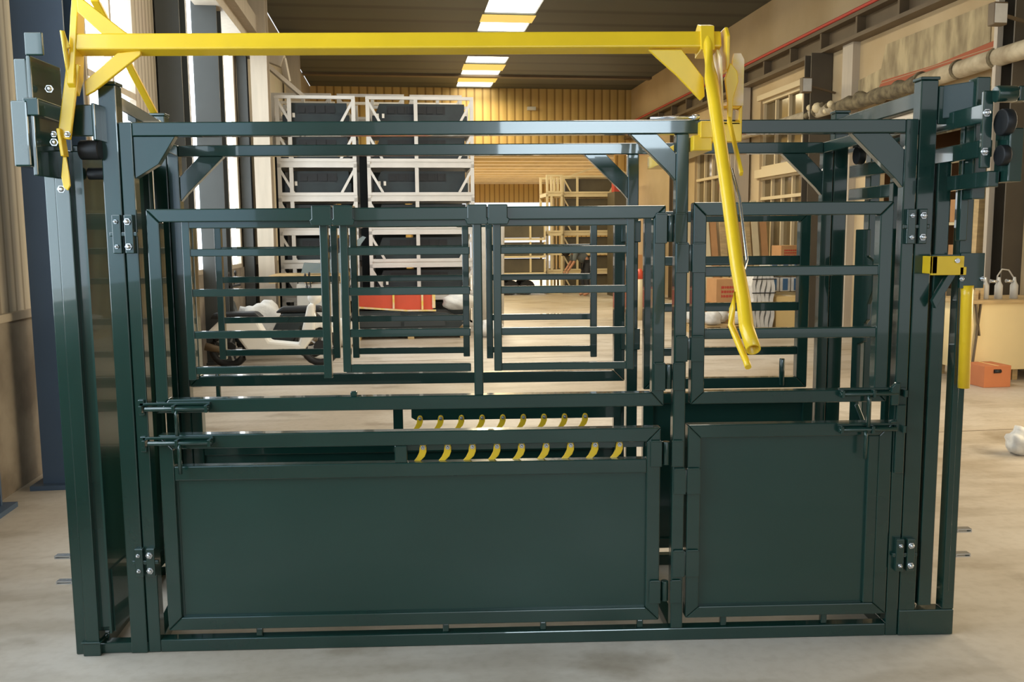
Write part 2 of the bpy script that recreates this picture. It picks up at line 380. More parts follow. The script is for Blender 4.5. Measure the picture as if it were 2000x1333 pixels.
G('spring_pin', MB().tube([(-1.235, .82, .83), (-1.235, .82, .96)], .011), parent=fu); G('spring_pin', MB().tube([(1.405, .8, .87), (1.405, .8, 1.0)], .013), parent=fr)
for z in (1.55, 1.05): G('hinge', MB().tube([(.665, .83, z), (.665, .83, z + .1)], .018).box(.64, .73, .79, .80, z, z + .1))

# --- slide latches
def latch(x0, x1, z, xh, zh, sgn):
    m = MB().tube([(x0, -.022, z), (x1, -.022, z)], .009, 12)
    xb0, xb1 = (x1 - .26, x1) if sgn > 0 else (x0, x0 + .26)
    m.box(xb0, xb1, -.012, 0, z + .012, z + .022)
    for x in (xb0 + .01, (xb0 + xb1) / 2, xb1 - .01): m.box(x - .006, x + .006, -.034, 0, z - .014, z + .014)
    p = G('slide_latch', m, bevel=.002)
    MB().tube([(xh, -.022, z), (xh, -.03, z - .02), (xh, -.03, zh)], .0075, 10).build('latch_handle', GREEN, p)
latch(-1.257, -1.02, .955, -1.14, .855, 1); latch(-1.252, -1.015, .825, -1.135, .71, 1)
latch(1.35, 1.575, .975, 1.459, .85, -1); latch(1.35, 1.575, .837, 1.452, .725, -1)
G('latch_keeper', MB().box(1.575, 1.612, -.014, 0, .66, .93).prism([(1.545, .93), (1.545, 1.0), (1.562, 1.018), (1.58, 1.018), (1.575, .93)], 'y', -.03, -.012).box(1.545, 1.572, -.03, -.01, .86, .872))
G('latch_keeper', MB().box(-1.285, -1.262, -.012, 0, .93, .99).box(-1.285, -1.262, -.012, 0, .79, .85))

# --- hinge plates with bolts between end bays and body
def bolt_plate(x, z0, z1, w=.075):
    p = G('clamp_bracket', MB().box(x - w / 2, x - .006, -.022, 0, z0, z1).box(x + .006, x + w / 2, -.022, 0, z0, z1).box(x - w / 2 - .012, x + w / 2 + .012, -.018, -.004, (z0 + z1) / 2 - .008, (z0 + z1) / 2 + .008), bevel=.003)
    for z in (z0 + .025, z1 - .025):
        bolt((x + .02, -.022, z), .013, parent=p); bolt((x - .022, -.022, z), .008, parent=p)
bolt_plate(-1.3, 1.53, 1.67); bolt_plate(-1.29, .31, .42); bolt_plate(1.62, 1.54, 1.67); bolt_plate(1.63, .27, .4)

# --- left end bay (head gate)
for (x0, x1, y0, y1, z0, z1) in [(-1.575, -1.535, -.004, .056, 0, 2.12), (-1.533, -1.48, -.016, .044, .045, 1.9), (-1.575, -1.535, .8, .86, 0, 2.1)]:
    G('post', MB().box(x0, x1, y0, y1, z0, z1))
G('sole_plate', MB().box(-1.575, -1.302, 0, .05, 0, .042)); G('sole_plate', MB().bar((-1.5, .05, .03), (-1.56, .86, .03), .06, .06)); G('sole_plate', MB().box(-1.6, -1.41, .8, .85, 0, .042))
G('post_shoe', MB().box(-1.54, -1.475, -.022, .05, 0, .05).box(-1.548, -1.472, -.026, .052, .05, .056))
def leaf(x, y0, y1, z0, z1, par=crush, zcut=None):
    m = MB().bar((x, y0, z0), (x, y0, z1), .045, .045).bar((x, y1, z0), (x, y1, z1), .045, .045).bar((x, y0, z0), (x, y1, z0), .045, .045).bar((x, y0, z1), (x, y1, z1), .045, .045)
    return G('sliding_door', m)
ll = leaf(-1.462, .03, .21, .10, 1.9); MB().box(-1.445, -1.437, .0, .235, .08, 1.9).build('door_sheet', GREEN2, ll, None)
MB().box(-1.436, -1.43, .02, .235, .08, .33).build('kick_plate', GREEN, ll)
lf = leaf(-1.5, .56, .78, .12, 1.9); MB().box(-1.512, -1.504, .57, .77, .13, 1.88).build('door_sheet', GREEN2, lf)
G('door_track', MB().bar((-1.52, -.18, 2.03), (-1.58, .86, 2.03), .05, .06)); 
G('track_hanger', MB().box(-1.572, -1.528, -.17, -.06, 1.86, 2.19).box(-1.585, -1.53, -.185, -.05, 1.83, 2.05), bevel=.006)

G('track_bracket', MB().box(-1.47, -1.362, -.05, -.035, 1.945, 2.055).box(-1.372, -1.36, -.055, .0, 1.93, 2.06))
G('track_bracket', MB().box(-1.53, -1.515, -.17, .05, 1.8, 2.2).box(-1.53, -1.47, -.172, -.16, 2.2, 2.275))
for c in ((-1.515, -.13, 2.24), (-1.49, -.10, 2.1), (-1.49, -.09, 1.92), (-1.49, -.06, 1.76)): bolt(c, .014, (-.2, -1, 0) if c[2] > 2.2 else (.3, -1, 0))
G('roller', MB().tube([(-1.43, -.02, 1.9), (-1.36, -.02, 1.9)], .035, 18), BLACK)
G('roller', MB().tube([(-1.43, .03, 1.82), (-1.36, .03, 1.82)], .022, 14), BLACK)
for z in (.385, .285):
    G('lug', MB().frame(-1.635, -1.575, z - .006, z + .006, .0, .03, .004), CHROME, label='small bare steel lug', bevel=0)
    G('lug', MB().frame(1.842, 1.9, z + .03, z + .044, .0, .03, .004), CHROME, label='small bare steel lug', bevel=0)

# --- right end bay (sliding entry door)
G('sole_plate', MB().box(1.622, 1.842, -.004, .056, 0, .104)); G('sole_plate', MB().box(1.70, 1.76, .056, .86, 0, .06)); G('sole_plate', MB().box(1.622, 1.842, .8, .86, 0, .104))
G('post', MB().box(1.795, 1.842, -.002, .05, .104, 1.78)); G('post', MB().box(1.795, 1.842, .8, .86, .104, 2.1))
G('end_brace', MB().bar((1.69, .03, .15), (1.8, .2, .1), .02, .05))
ld = G('sliding_door', MB().box(1.70, 1.752, .0, .06, .12, 1.84).box(1.702, 1.75, .05, .75, .122, .17).box(1.702, 1.75, .05, .4, 1.79, 1.838).box(1.70, 1.752, .36, .4, .17, 1.79).box(1.77, 1.80, -.04, -.01, 1.55, 2.04))
tag(MB().prism([(-1.165, .30), (-1.13, .29), (-1.115, .32), (-1.15, .335)], 'z', .001, .012).build('paper_scrap', LABELW), 'small white scrap on the floor under the lower left gate', 'scrap')
# contoured neck panels of the far leaf
cont = [(.60, 1.6), (.60, 1.48), (.53, 1.46), (.53, 1.33), (.57, 1.27), (.57, 1.2), (.60, 1.18), (.60, 1.1), (.66, 1.08), (.66, .8), (.62, .77), (.56, .72), (.56, .14), (.72, .14), (.72, 1.6)]
G('neck_panel', MB().prism(cont, 'x', 1.70, 1.72), GREEN2)
cont2 = [(.14, 1.60), (.14, 1.38), (.19, 1.30), (.19, 1.12), (.12, 1.0), (.12, .14), (.34, .14), (.34, 1.6)]
MB().prism(cont2, 'x', 1.715, 1.73).build('neck_panel', GREEN2, ld)
G('door_track', MB().box(1.72, 1.76, -.24, .95, 1.955, 2.02)); G('door_track', MB().box(1.735, 1.775, -.22, .9, 1.84, 1.9)); G('door_track', MB().box(1.735, 1.775, -.27, .9, 1.735, 1.79))
G('header_plate', MB().bar((1.69, .04, 2.06), (1.775, -.1, 2.06), .012, .12), GREEN3); G('track_plate', MB().box(1.69, 1.74, .0, .012, 1.98, 2.12))
G('post', MB().box(1.765, 1.815, -.12, -.06, 1.7, 2.13)); 
G('hanger_strap', MB().box(1.712, 1.747, -.262, -.245, 1.80, 2.06))
for c in ((1.722, -.262, 1.985), (1.722, -.262, 1.855)): bolt(c, .014)
G('roller', MB().tube([(1.757, -.29, 1.95), (1.79, -.29, 1.95)], .045, 20), BLACK); G('roller', MB().tube([(1.757, -.29, 1.84), (1.785, -.29, 1.84)], .035, 20), BLACK)
G('roller', MB().tube([(1.68, .70, 1.93), (1.715, .70, 1.93)], .04, 20), BLACK); G('roller', MB().tube([(1.68, .5, 1.93), (1.715, .5, 1.93)], .04, 20), BLACK)
G('roller_cap', MB().tube([(1.74, -.28, 2.045), (1.81, -.28, 2.045)], .028, 20)); G('hanger_box', MB().box(1.782, 1.83, -.31, -.22, 1.75, 1.93)); G('roller_pin', MB().box(1.812, 1.85, -.3, -.24, 2.02, 2.07))
# yellow stop, bracket and grip
yb = G('stop_bracket', MB().box(1.655, 1.775, -.075, -.06, 1.425, 1.495).box(1.655, 1.675, -.075, 0, 1.43, 1.495).box(1.76, 1.785, -.075, -.05, 1.425, 1.455), YEL, label='yellow stop bracket on the right end', bevel=.002)
MB().tube([(1.745, -.075, 1.478), (1.745, -.085, 1.478)], .009, 8).build('bolt', CHROME, yb)
lev = G('door_lever', MB().box(1.77, 1.86, -.06, -.045, 1.375, 1.505).tube([(1.79, -.05, 1.38), (1.79, -.05, .2)], .001).box(1.665, 1.77, -.055, -.04, 1.465, 1.5).prism([(1.69, 1.30), (1.76, 1.425), (1.73, 1.425), (1.675, 1.33)], 'y', -.05, -.03))
for x, z in ((1.775, 1.41), (1.853, 1.41)): bolt((x, -.06, z), .009, parent=lev)
MB().tube([(1.804, -.05, 1.385), (1.8045, -.05, 1.35), (1.81, -.05, .998)], [.023, .021, .021], 18).build('lever_grip', YEL, lev, 'yellow grip tube')

# --- yellow control shaft
sh = G('control_shaft', MB().bar((-1.415, -.03, 2.262), (.862, -.03, 2.268), .06, .06, roll=-.26), YEL, label='long yellow square shaft above the crush', bevel=.006)
Y = lambda name, mb, lab=None, bev=.003, m=YEL: mb.build(name, m, sh, lab, bev)
# handle in the plane x = .81
hp = [(.81, -.035, 2.32), (.81, -.06, 2.25), (.811, -.12, 2.13), (.81, -.173, 2.037), (.81, -.357, 1.729), (.81, -.494, 1.48), (.81, -.571, 1.372), (.80, -.64, 1.30), (.80, -.715, 1.24)]
Y('control_handle', MB().tube(hp, [.014, .02, .023, .022, .022, .022, .022, .022, .022], 22, hollow=.004), 'long yellow lever tube hanging toward the front', 0)
Y('trigger', MB().tube([(.79, -.55, 1.40), (.775, -.57, 1.35), (.772, -.575, 1.30), (.782, -.62, 1.25), (.79, -.68, 1.20), (.79, -.70, 1.185)], [.006, .01, .011, .011, .010, .010], 10), None, 0)
Y('shaft_collar', MB().prism([(-.075, 2.235), (.02, 2.22), (.03, 2.31), (-.01, 2.335), (-.06, 2.32)], 'x', .785, .835))
Y('brace', MB().prism([(.60, 2.238), (.72, 2.238), (.80, 2.14), (.805, 2.075), (.79, 2.06), (.70, 2.15), (.63, 2.21)], 'y', -.06, -.045))
Y('end_plate', MB().prism([(-.09, 2.16), (.03, 2.16), (.03, 2.31), (-.06, 2.315), (-.09, 2.28)], 'x', .872, .884))
Y('ratchet_guard', MB().prism([(-.16, 1.995), (-.04, 2.03), (-.0, 2.17), (-.02, 2.225), (-.07, 2.235), (-.12, 2.2)], 'x', .842, .848), 'pale worn guard plate', 0, YELOLD)
Y('ratchet_guard', MB().box(.90, .942, -.07, -.06, 2.04, 2.20).prism([(.90, 2.2), (.942, 2.2), (.93, 2.222), (.905, 2.222)], 'y', -.07, -.06), 'pale worn guard plate', 0, YELOLD)
Y('release_lever', MB().prism([(.865, 2.13), (.885, 2.185), (.91, 2.155), (.915, 2.12), (.897, 2.06), (.895, 1.98), (.878, 1.97), (.876, 2.05)], 'y', -.10, -.09))
Y('release_rod', MB().bar((.882, -.1, 1.99), (.862, -.34, 1.78), .012, .02))
Y('shock_rod', MB().tube([(.845, -.28, 1.80), (.845, -.38, 1.70), (.838, -.50, 1.50), (.83, -.505, 1.47), (.822, -.51, 1.476)], .0055, 8), 'bright steel rod', 0, CHROME)
# lower cross tube
Y('cross_tube', MB().box(.77, .84, -.04, .86, 1.885, 1.94).box(.84, .945, -.05, .0, 1.915, 1.985).box(.795, .85, -.045, -.0, 1.93, 1.99).frame(.86, .945, 1.975, 2.045, -.05, 0, .012))
MB().tube([(.62, .0, 2.006), (.79, .0, 2.008)], .006).tube([(.775, -.0, 2.008), (.8, -.0, 2.009)], .01).build('latch_pin', CHROME, crush, 'bright steel pin lying on the top rail')
# yoke at the left end
Y('yoke_arm', MB().prism([(-.06, 2.08), (-.02, 2.14), (0, 2.24), (.02, 2.38), (.06, 2.55), (.02, 2.56), (-.04, 2.36), (-.07, 2.24), (-.10, 2.12)], 'x', -1.43, -1.405))
Y('brace', MB().prism([(-1.19, 2.24), (-1.19, 2.225), (-1.36, 2.10), (-1.39, 2.085), (-1.39, 2.135), (-1.27, 2.232)], 'y', -.05, -.035))
Y('brace', MB().prism([(-1.23, 2.295), (-1.40, 2.43), (-1.40, 2.37), (-1.32, 2.295)], 'y', -.05, -.035))
Y('link', MB().bar((-1.415, -.07, 2.19), (-1.45, -.10, 1.93), .014, .045, up=(1, 0, 0)), None, .004)
Y('link', MB().tube([(-1.425, -.08, 2.24), (-1.44, -.085, 2.30), (-1.428, -.08, 2.14)], .008))
Y('link', MB().bar((-1.40, .1, 2.45), (-1.46, .82, 2.14), .03, .014), 'yellow flat link running to the far side')
tw = MB().bar((-1.462, -.10, 1.965), (-1.452, -.10, 1.87), .012, .04, up=(0, 1, 0))
tw.prism([(-1.446, 1.87), (-1.458, 1.87), (-1.468, 1.80), (-1.463, 1.765), (-1.448, 1.752), (-1.438, 1.77), (-1.44, 1.81)], 'y', -.105, -.097)
Y('link', tw, 'twisted yellow flat bar with a hole')
for x in (-1.478, -1.432): bolt((x, -.11, 1.945), .011, parent=sh)

# ================================================================== HALL
XL, XR, ZC, YB = -2.45, 7.1, 6.0, 27.0
struct('floor', MB().box(-3.5, 13, -8, 60, -.1, 0), FLOOR)
# ceiling with daylit strips cut in as separate roof panels
holes = [(13.0 * 1.2 + .9, 17.9), (18.6, 19.9), (22.6, 23.4), (24.3, 25.2), (26.0, 26.9)]
holes = [(16.4, 18.2), (18.9, 19.8), (22.4, 23.3), (24.2, 25.2), (26.0, 26.9)]
cm = MB(); yy = -8
for a, b in holes: cm.box(XL, XR, yy, a, ZC, ZC + .15); cm.box(XL, 1.78, a, b, ZC, ZC + .15); cm.box(2.8, XR, a, b, ZC, ZC + .15); yy = b
cm.box(XL, XR, yy, YB, ZC, ZC + .15)
struct('ceiling', cm, CEIL)
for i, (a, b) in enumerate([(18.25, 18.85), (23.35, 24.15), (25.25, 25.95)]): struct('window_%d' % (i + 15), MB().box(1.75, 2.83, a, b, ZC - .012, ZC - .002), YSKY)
for i, (a, b) in enumerate(holes): struct('window_%d' % (i + 1), MB().box(1.79, 2.79, a + .01, b - .01, ZC + .03, ZC + .06), SKYLIT)
for i, y in enumerate((8.2, 12.0, 15.7, 20.8, 24.9)):
    struct('trim_%d' % (i + 1), MB().box(XL, XR, y - .12, y + .12, ZC - .06, ZC), BEAM)
# left wall: low concrete wall, ribbed sheet and window band
struct('wall_left', MB().box(XL - .25, XL, -8, 8.25, 0, 1.1).box(XL - .25, XL, 8.25, YB, 0, 1.15), CONC)
sheets = [(-8, 1.0), (4.6, 7.7), (9.07, 10.7), (14.4, YB)]
m = MB()
for a, b in sheets: m.box(XL - .2, XL - .02, a, b, 1.1, 4.6)
m.box(XL - .2, XL - .02, -8, YB, 4.6, ZC)
struct('wall_left_sheet', m, PANELW)
struct('trim_10', MB().box(XL - .02, XL + .02, -8, 7.2, 1.08, 1.13), COLBEIGE)
for i, (a, b) in enumerate([(1.0, 4.6), (7.7, 9.07), (10.7, 12.0), (12.0, 14.4)]):
    w_ = struct('window_%d' % (i + 6), MB().box(XL - .1, XL - .06, a, b, 1.15, 4.6), WINLIT)
    fr_ = MB()
    n = max(2, int((b - a) / .65))
    for k in range(n + 1):
        yk = a + (b - a) * k / n; fr_.box(XL - .06, XL - .0, yk - .025, yk + .025, 1.15, 4.6)
    for z in (1.15, 2.9, 4.55): fr_.box(XL - .06, XL, a, b, z, z + .06)
    f_ = fr_.build('window_frame', COLBEIGE, w_)
# columns
def column(n, x, y, w, d, m, z1=ZC, base=True):
    mb = MB().box(x, x + w, y, y + .02, 0, z1).box(x, x + w, y + d - .02, y + d, 0, z1).box(x + w / 2 - .01, x + w / 2 + .01, y + .02, y + d - .02, 0, z1)
    if base: mb.box(x - .06, x + w + .06, y - .06, y + d + .06, 0, .03)
    struct('trim_%d' % n, mb, m)
column(11, -2.30, 5.9, .30, .3, COLBLUE); column(12, -2.62, 5.2, .26, .25, COLBLUE); column(13, -2.45, 9.9, .24, .3, COLDARK)
column(14, -2.45, 11.6, .30, .3, COLDARK); column(15, -2.22, 14.55, .25, .3, COLBEIGE); column(16, -2.44, 14.6, .15, .15, COLDARK)
column(17, -2.4, 20.6, .3, .3, COLBEIGE)
struct('trim_18', MB().box(-2.4, -2.1, 6.2, 14.9, 4.75, 5.0).box(-2.27, -2.23, 6.2, 14.9, 4.5, 4.75).box(-2.4, -2.1, 6.2, 14.9, 4.42, 4.5), COLBEIGE)
struct('trim_19', MB().bar((-2.2, 15.1, 4.5), (-1.5, 15.3, 3.9), .12, .06).bar((-2.2, 15.2, 4.6), (-1.8, 15.2, 4.45), .2, .2).bar((-1.8, 15.2, 4.5), (-1.75, 15.3, 4.15), .1, .05), COLBEIGE)
# right wall pieces around openings: store opening y 10.2-12.9, window A y 14.75-17.1, window B y 18.3-21
m = MB()
def wr(y0, y1, z0, z1): m.box(XR, XR + .25, y0, y1, z0, z1)
wr(-8, 10.2, 0, ZC); wr(10.2, 12.9, 3.3, ZC); wr(12.9, 14.8, 0, ZC); wr(14.8, 17.1, 4.2, ZC); wr(17.1, 18.4, 0, ZC); wr(18.4, 21, 4.0, ZC); wr(21, YB, 0, ZC)
wr(14.8, 17.1, 2.72, 2.86)
struct('wall_right', m, PLASTER)
def rwin(n, y0, y1, z0, z1, nv, hz):
    w_ = struct('window_%d' % n, MB().box(XR + .12, XR + .14, y0, y1, z0, z1), GLASSP)
    f = MB()
    for k in range(nv + 1):
        y = y0 + (y1 - y0) * k / nv; f.box(XR + .06, XR + .12, y - .022, y + .022, z0, z1)
    for z in hz: f.box(XR + .04, XR + .12, y0, y1, z - .03, z + .03)
    f.build('window_frame', CREAMWIN, w_)
rwin(11, 14.8, 17.1, 2.86, 4.2, 4, (2.9, 4.17)); rwin(12, 14.8, 17.1, 0, 2.72, 5, (2.3, 2.69, 1.0)); rwin(13, 18.4, 21, 0, 4.0, 5, (2.2, 2.9, 3.97))
struct('trim_20', MB().box(XR - .06, XR, 14.7, 17.2, 2.7, 2.86).box(XR - .04, XR, 14.7, 17.2, 4.2, 4.3), CREAMWIN)
# crane beam on the right wall with a red conduit
cb = MB().box(XR - .22, XR, 4, YB, 4.84, 4.9).box(XR - .22, XR, 4, YB, 4.52, 4.58).box(XR - .06, XR - .02, 4, YB, 4.58, 4.84)
for k in range(18): cb.box(XR - .2, XR - .06, 5 + k * 1.15, 5.05 + k * 1.15, 4.58, 4.84)
struct('trim_21', cb, BEAM)
tag(MB().tube([(XR - .2, 4, 4.94), (XR - .2, YB, 4.94)], .03, 8).build('conduit', RED, frame=H), 'red conduit running along the top of the right wall beam', 'conduit')
column(22, 6.72, 14.15, .36, .25, COLGREY, 4.52); column(23, 6.86, 9.45, .4, .3, COLGREY, ZC); column(24, 6.75, 17.5, .3, .25, COLBEIGE, 4.52); column(26, 6.75, 21.6, .45, .3, BEAM, 4.52)
struct('trim_25', MB().box(6.8, 6.87, 9.66, 9.72, 0, 4.5).box(6.98, 7.1, 13.3, 13.62, 0, 4.52), COLBEIGE)
# exposed masonry patch
pm = mat('rough_patched_render', S(196, 178, 138), .9, col2=S(142, 126, 96), scale=3.5, bump=1, bscale=10, stretch=(1, 1.5, .5))
struct('trim_27', MB().prism([(10.2, 4.32), (12.55, 4.32), (12.65, 4.0), (13.3, 3.94), (13.5, 3.68), (10.2, 3.86)], 'x', XR - .012, XR + .01), pm)
bk = bpy.data.materials.new('exposed_brick'); bk.use_nodes = True
nt = bk.node_tree; bt = nt.nodes.new('ShaderNodeTexBrick'); tc = nt.nodes.new('ShaderNodeTexCoord'); mp = nt.nodes.new('ShaderNodeMapping')
mp.inputs['Rotation'].default_value = (math.pi / 2, 0, math.pi / 2); nt.links.new(tc.outputs['Object'], mp.inputs[0]); nt.links.new(mp.outputs[0], bt.inputs[0])
bt.inputs['Color1'].default_value = S(176, 100, 70); bt.inputs['Color2'].default_value = S(150, 84, 58); bt.inputs['Mortar'].default_value = S(176, 156, 120)
bt.inputs['Scale'].default_value = 4; nt.links.new(bt.outputs[0], nt.nodes['Principled BSDF'].inputs['Base Color']); nt.nodes['Principled BSDF'].inputs['Roughness'].default_value = .9
struct('trim_28', MB().prism([(10.1, 3.86), (11.3, 3.80), (12.6, 3.82), (12.75, 3.66), (10.1, 3.66)], 'x', XR - .02, XR + .01), bk)
# pipe along the right wall
pp = thing('wall_pipe', 'fat beige lagged pipe running along the right wall above the openings', 'pipe', (6.85, 12, 3.4))
MB().tube([(6.85, 4, 3.58), (6.85, 9.9, 3.58), (6.85, 11.25, 3.56)], .105, 16).build('pipe_run', PIPE, pp); MB().tube([(6.85, 13.4, 3.57), (6.85, 23, 3.57)], .085, 16).build('pipe_run', PIPE, pp)
for y in (9.7, 10.4, 11.2): MB().tube([(6.85, y, 3.58), (6.85, y + .05, 3.58)], .118, 16).build('pipe_band', INSUL, pp)
n_ = 14; pts = [(6.84 + .02 * math.sin(k * 2), 11.2 + k * .17, 3.55 + .015 * math.sin(k * 3)) for k in range(n_)]
MB().tube(pts, [.10 + .02 * math.sin(k * 2.3) + .01 * (k % 2) for k in range(n_)], 14).build('torn_lagging', INSUL, pp, 'torn dark grey-brown lagging')
for k in range(9): MB().ball((6.8 + random.uniform(-.05, .05), 13.4 + k * .12, 3.58 + random.uniform(-.05, .1)), random.uniform(.04, .09), 7, 5).build('crumpled_foil', CREAMF if k % 2 else INSUL, pp)
for y in (8.2, 12.2, 15.2, 18.2): MB().box(6.85, XR, y, y + .04, 3.44, 3.48).build('pipe_bracket', BEAM, pp)
# floodlights
def flood(x, y, z, label, arm):
    t = thing('floodlight', label, 'floodlight', (x, y, z), group='floodlights on the right wall')
    MB().box(x - .11, x + .05, y - .05, y + .06, z - .12, z + .12).build('lamp_housing', BEAM, t, None, .01)
    MB().box(x - .10, x + .04, y - .055, y - .05, z - .1, z + .1).build('lamp_glass', GREYBOX, t)
    MB().bar((x, y, z), (XR - .03, y + .1, z - .1), .03, .03).build('lamp_arm', BEAM, t)
flood(6.55, 13.9, 3.96, 'square floodlight on an arm beside the upper window of the right wall', 1); flood(6.5, 9.2, 3.93, 'white-faced floodlight at the top right above the pipe', 1)
sj = MB()
for k in range(6): sj.box(XL, XR, 1.5 + k * 5, 1.512 + k * 5, .0005, .0012)
struct('trim_60', sj, BEAM)
# store room behind the right wall opening
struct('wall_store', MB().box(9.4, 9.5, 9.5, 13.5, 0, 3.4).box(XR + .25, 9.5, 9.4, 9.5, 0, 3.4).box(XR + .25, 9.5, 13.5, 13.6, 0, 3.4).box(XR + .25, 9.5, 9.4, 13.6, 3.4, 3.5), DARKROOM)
shm = wave_mat('rolled_shutter_slats', S(222, 214, 200), S(170, 160, 145), 3.2, 'Z')
struct('door_1', MB().box(XR + .02, XR + .08, 10.2, 12.9, 2.95, 3.45), shm)
area('store_room_light', (8.3, 11.5, 3.3), (0, 0, 0), .6, .6, 12, (1, .75, .45))  # warm area light just below the store room ceiling
for k, (y, lab) in enumerate(((10.7, 'nearer'), (12.1, 'farther'))):
    t = thing('store_rack', 'metal store rack behind the right wall opening, the %s of the two' % lab, 'rack', (8.0, y, 0), group='racks in the store room')
    for yy in (y - .55, y + .55):
        for xx in (7.7, 8.2): MB().box(xx, xx + .05, yy, yy + .05, 0, 2.6).build('rack_post', CREAMF, t)
    for z in (.5, 1.1, 1.7, 2.3): MB().box(7.7, 8.25, y - .55, y + .6, z, z + .04).build('rack_shelf', CREAMF, t)
    for z in (.545, 1.145, 1.745):
        for q in range(4):
            yy = y - .42 + q * .27; h = random.uniform(.14, .34)
            b_ = MB().box(7.78, 8.1, yy, yy + .2, z, z + h) if (q + k) % 2 else MB().tube([(7.95, yy + .1, z), (7.95, yy + .1, z + h)], .09, 12)
            tag(b_.build('stored_tin' if not (q + k) % 2 else 'stored_box', [BLACK, STEELBR, CARD, STEELDK][(q + k + int(z)) % 4], frame=H), '%s, %s on the %s shelf of the %s store rack' % (['round tin', 'square box'][(q + k) % 2], ['nearest', 'second', 'third', 'farthest'][q], {.545: 'low', 1.145: 'middle', 1.745: 'high'}[z], lab), 'container', 'small goods on the %s store rack' % lab)
t = MB()
tag(MB().bar((6.9, 9.95, 0), (6.95, 9.95, 3.3), .16, .09).build('wooden_plank', WOOD, frame=H), 'tall pale timber board standing at the right edge of the store opening', 'plank')
# back wall with the low opening and the annex beyond
struct('wall_back', MB().box(XL - .2, XR + .2, YB, YB + .15, 4.35, ZC).box(XL - .2, 1.2, YB, YB + .15, 0, 4.35).box(6.6, XR + .2, YB, YB + .15, 0, 4.35), YWALL)
struct('ceiling_annex', MB().box(-2, 12.5, YB + .15, 44, 4.2, 4.3), ANXROOF)
for i in range(11): struct('trim_%d' % (40 + i), MB().box(-2, 12.4, YB + .9 + i * 1.35, YB + 1.15 + i * 1.35, 4.06, 4.2), CREAMF)
struct('wall_annex', MB().box(-2, 12.5, 44, 44.1, 3.3, 4.2).box(-2, 1.0, 44, 44.1, 0, 3.3).box(12.4, 12.5, YB, 44, 0, 4.2).box(-2.1, -2, YB, 44, 0, 4.2).box(7.5, 12.5, 44, 44.1, 0, 3.3), YWALL)
tag(MB().box(3.9, 4.15, YB - .12, YB, 5.36, 5.46).box(3.95, 4.1, YB - .14, YB - .12, 5.38, 5.44).build('wall_camera', GREYBOX, frame=H), 'small dark camera box high on the yellow back wall', 'camera')

# ------------------------------------------------------------------ stacked crates
ordn = ['bottom', 'second from floor', 'third from floor', 'fourth from floor', 'fifth from floor', 'second from top', 'topmost']
def crate(x, y, z, w, d, h, cx, label, grp, top=False, m=WHITE, name='steel_crate'):
    t = thing(name, label, 'crate', (x, y, z), group=grp)
    MB().box(x, x + w, y, y + .05, z, z + .055).box(x, x + w, y + .015, y + .04, z + .055, z + .095).box(x, x + w, y, y + .05, z + .095, z + .145).box(x, x + w, y + d - .05, y + d, z, z + .14).box(x, x + .05, y, y + d, z, z + .1).box(x + w - .05, x + w, y, y + d, z, z + .1).box(x, x + w, y + .05, y + d - .05, z + .09, z + .1).build('base_frame', m, t)
    for xx, yy in ((x, y), (x + w - .06, y), (x, y + d - .06), (x + w - .06, y + d - .06), (x + cx, y)):
        MB().box(xx, xx + .06, yy - .004, yy + .06, z + .1, z + h - .002).build('crate_post', m, t)
    for sx, xx in ((1, x + .03), (-1, x + w - .03)) if w > .6 else (): MB().bar((xx, y + .02, z + h - .02), (xx + sx * .22, y + .02, z + .14), .04, .04).build('crate_brace', m, t)
    if top: [MB().box(x, x + w, yy, yy + .05, z + h, z + h + .05).build('top_rail', m, t) for yy in (y, y + d - .05)]
    return t
def load(x, y, z, w, d, h, label, grp, m=STEELDK):
    t = thing('panel_bundle', label, 'steel panels', (x, y, z), group=grp)
    MB().box(x + .1, x + w - .1, y + .1, y + d - .1, z + .103, z + h * .55).build('panel_stack', m, t)
    MB().prism([(x + .14, z + h * .55), (x + w - .14, z + h * .55), (x + w - .14, z + h - .05), (x + .22, z + h - .05)], 'y', y + .14, y + d - .14).build('panel_stack', m, t)
    b = MB().box(x + .34, x + 1.3, y + .135, y + .14, z + h * .60, z + h * .62 + .12) if w > 1.5 else MB().box(x + .34, x + .94, y + .135, y + .14, z + h * .60, z + h * .62 + .12)
    for k in range(6 if w > 1.5 else 4): b.box(x + .36 + k * .16, x + .46 + k * .16, y + .12, y + .14, z + h * .62, z + h * .62 + (.11 if k % 3 else .07))
    b.build('slot_cover', BLACK, t)
    MB().box(x + .3, x + w * .72, y + .13, y + .145, z + h * .55, z + h * .58).build('panel_edge', STEELDK2, t)
    for q in range(2): MB().box(x + .17 + q * .09, x + .21 + q * .09, y + .085, y + .10, z + .26, z + .33).build('paper_tag', LABELW, t)
hh = .548
for sx, nm, wc, cxx in ((-1.93, 'left', 1.27, .19), (-.49, 'right', 1.76, .78)):
    for k in range(7):
        crate(sx, 15, k * hh, wc, 1.1, hh, cxx, 'white steel crate, %s of the %s stack in mid hall' % (ordn[k], nm), 'white crates stacked in the hall', k == 6)
        load(sx, 15, k * hh, wc, 1.1, hh, 'dark steel panels in the %s crate of the %s middle stack' % (ordn[k], nm), 'panels in the white crates')
for q, (x, w) in enumerate(((-2.2, 1.05), (-1.05, 1.2), (.25, .95))):
    for k in range(2):
        crate(x, 16.6 + q * .02, 3.07 + k * .55, w, 1.0, .5, w / 2, 'white crate %s on the stack behind, %s' % (['lower', 'upper'][k], ['at left', 'in the middle', 'at right'][q]), 'crates of the rear stack', True)
    tag(MB().box(x + .02, x + w - .02, 16.65, 17.6, 0, 3.06).build('panel_pile', STEELDK, frame=H), 'tall dark pile of steel panels under the rear crates, %s' % ['at left', 'in the middle', 'at right'][q], 'steel panels')
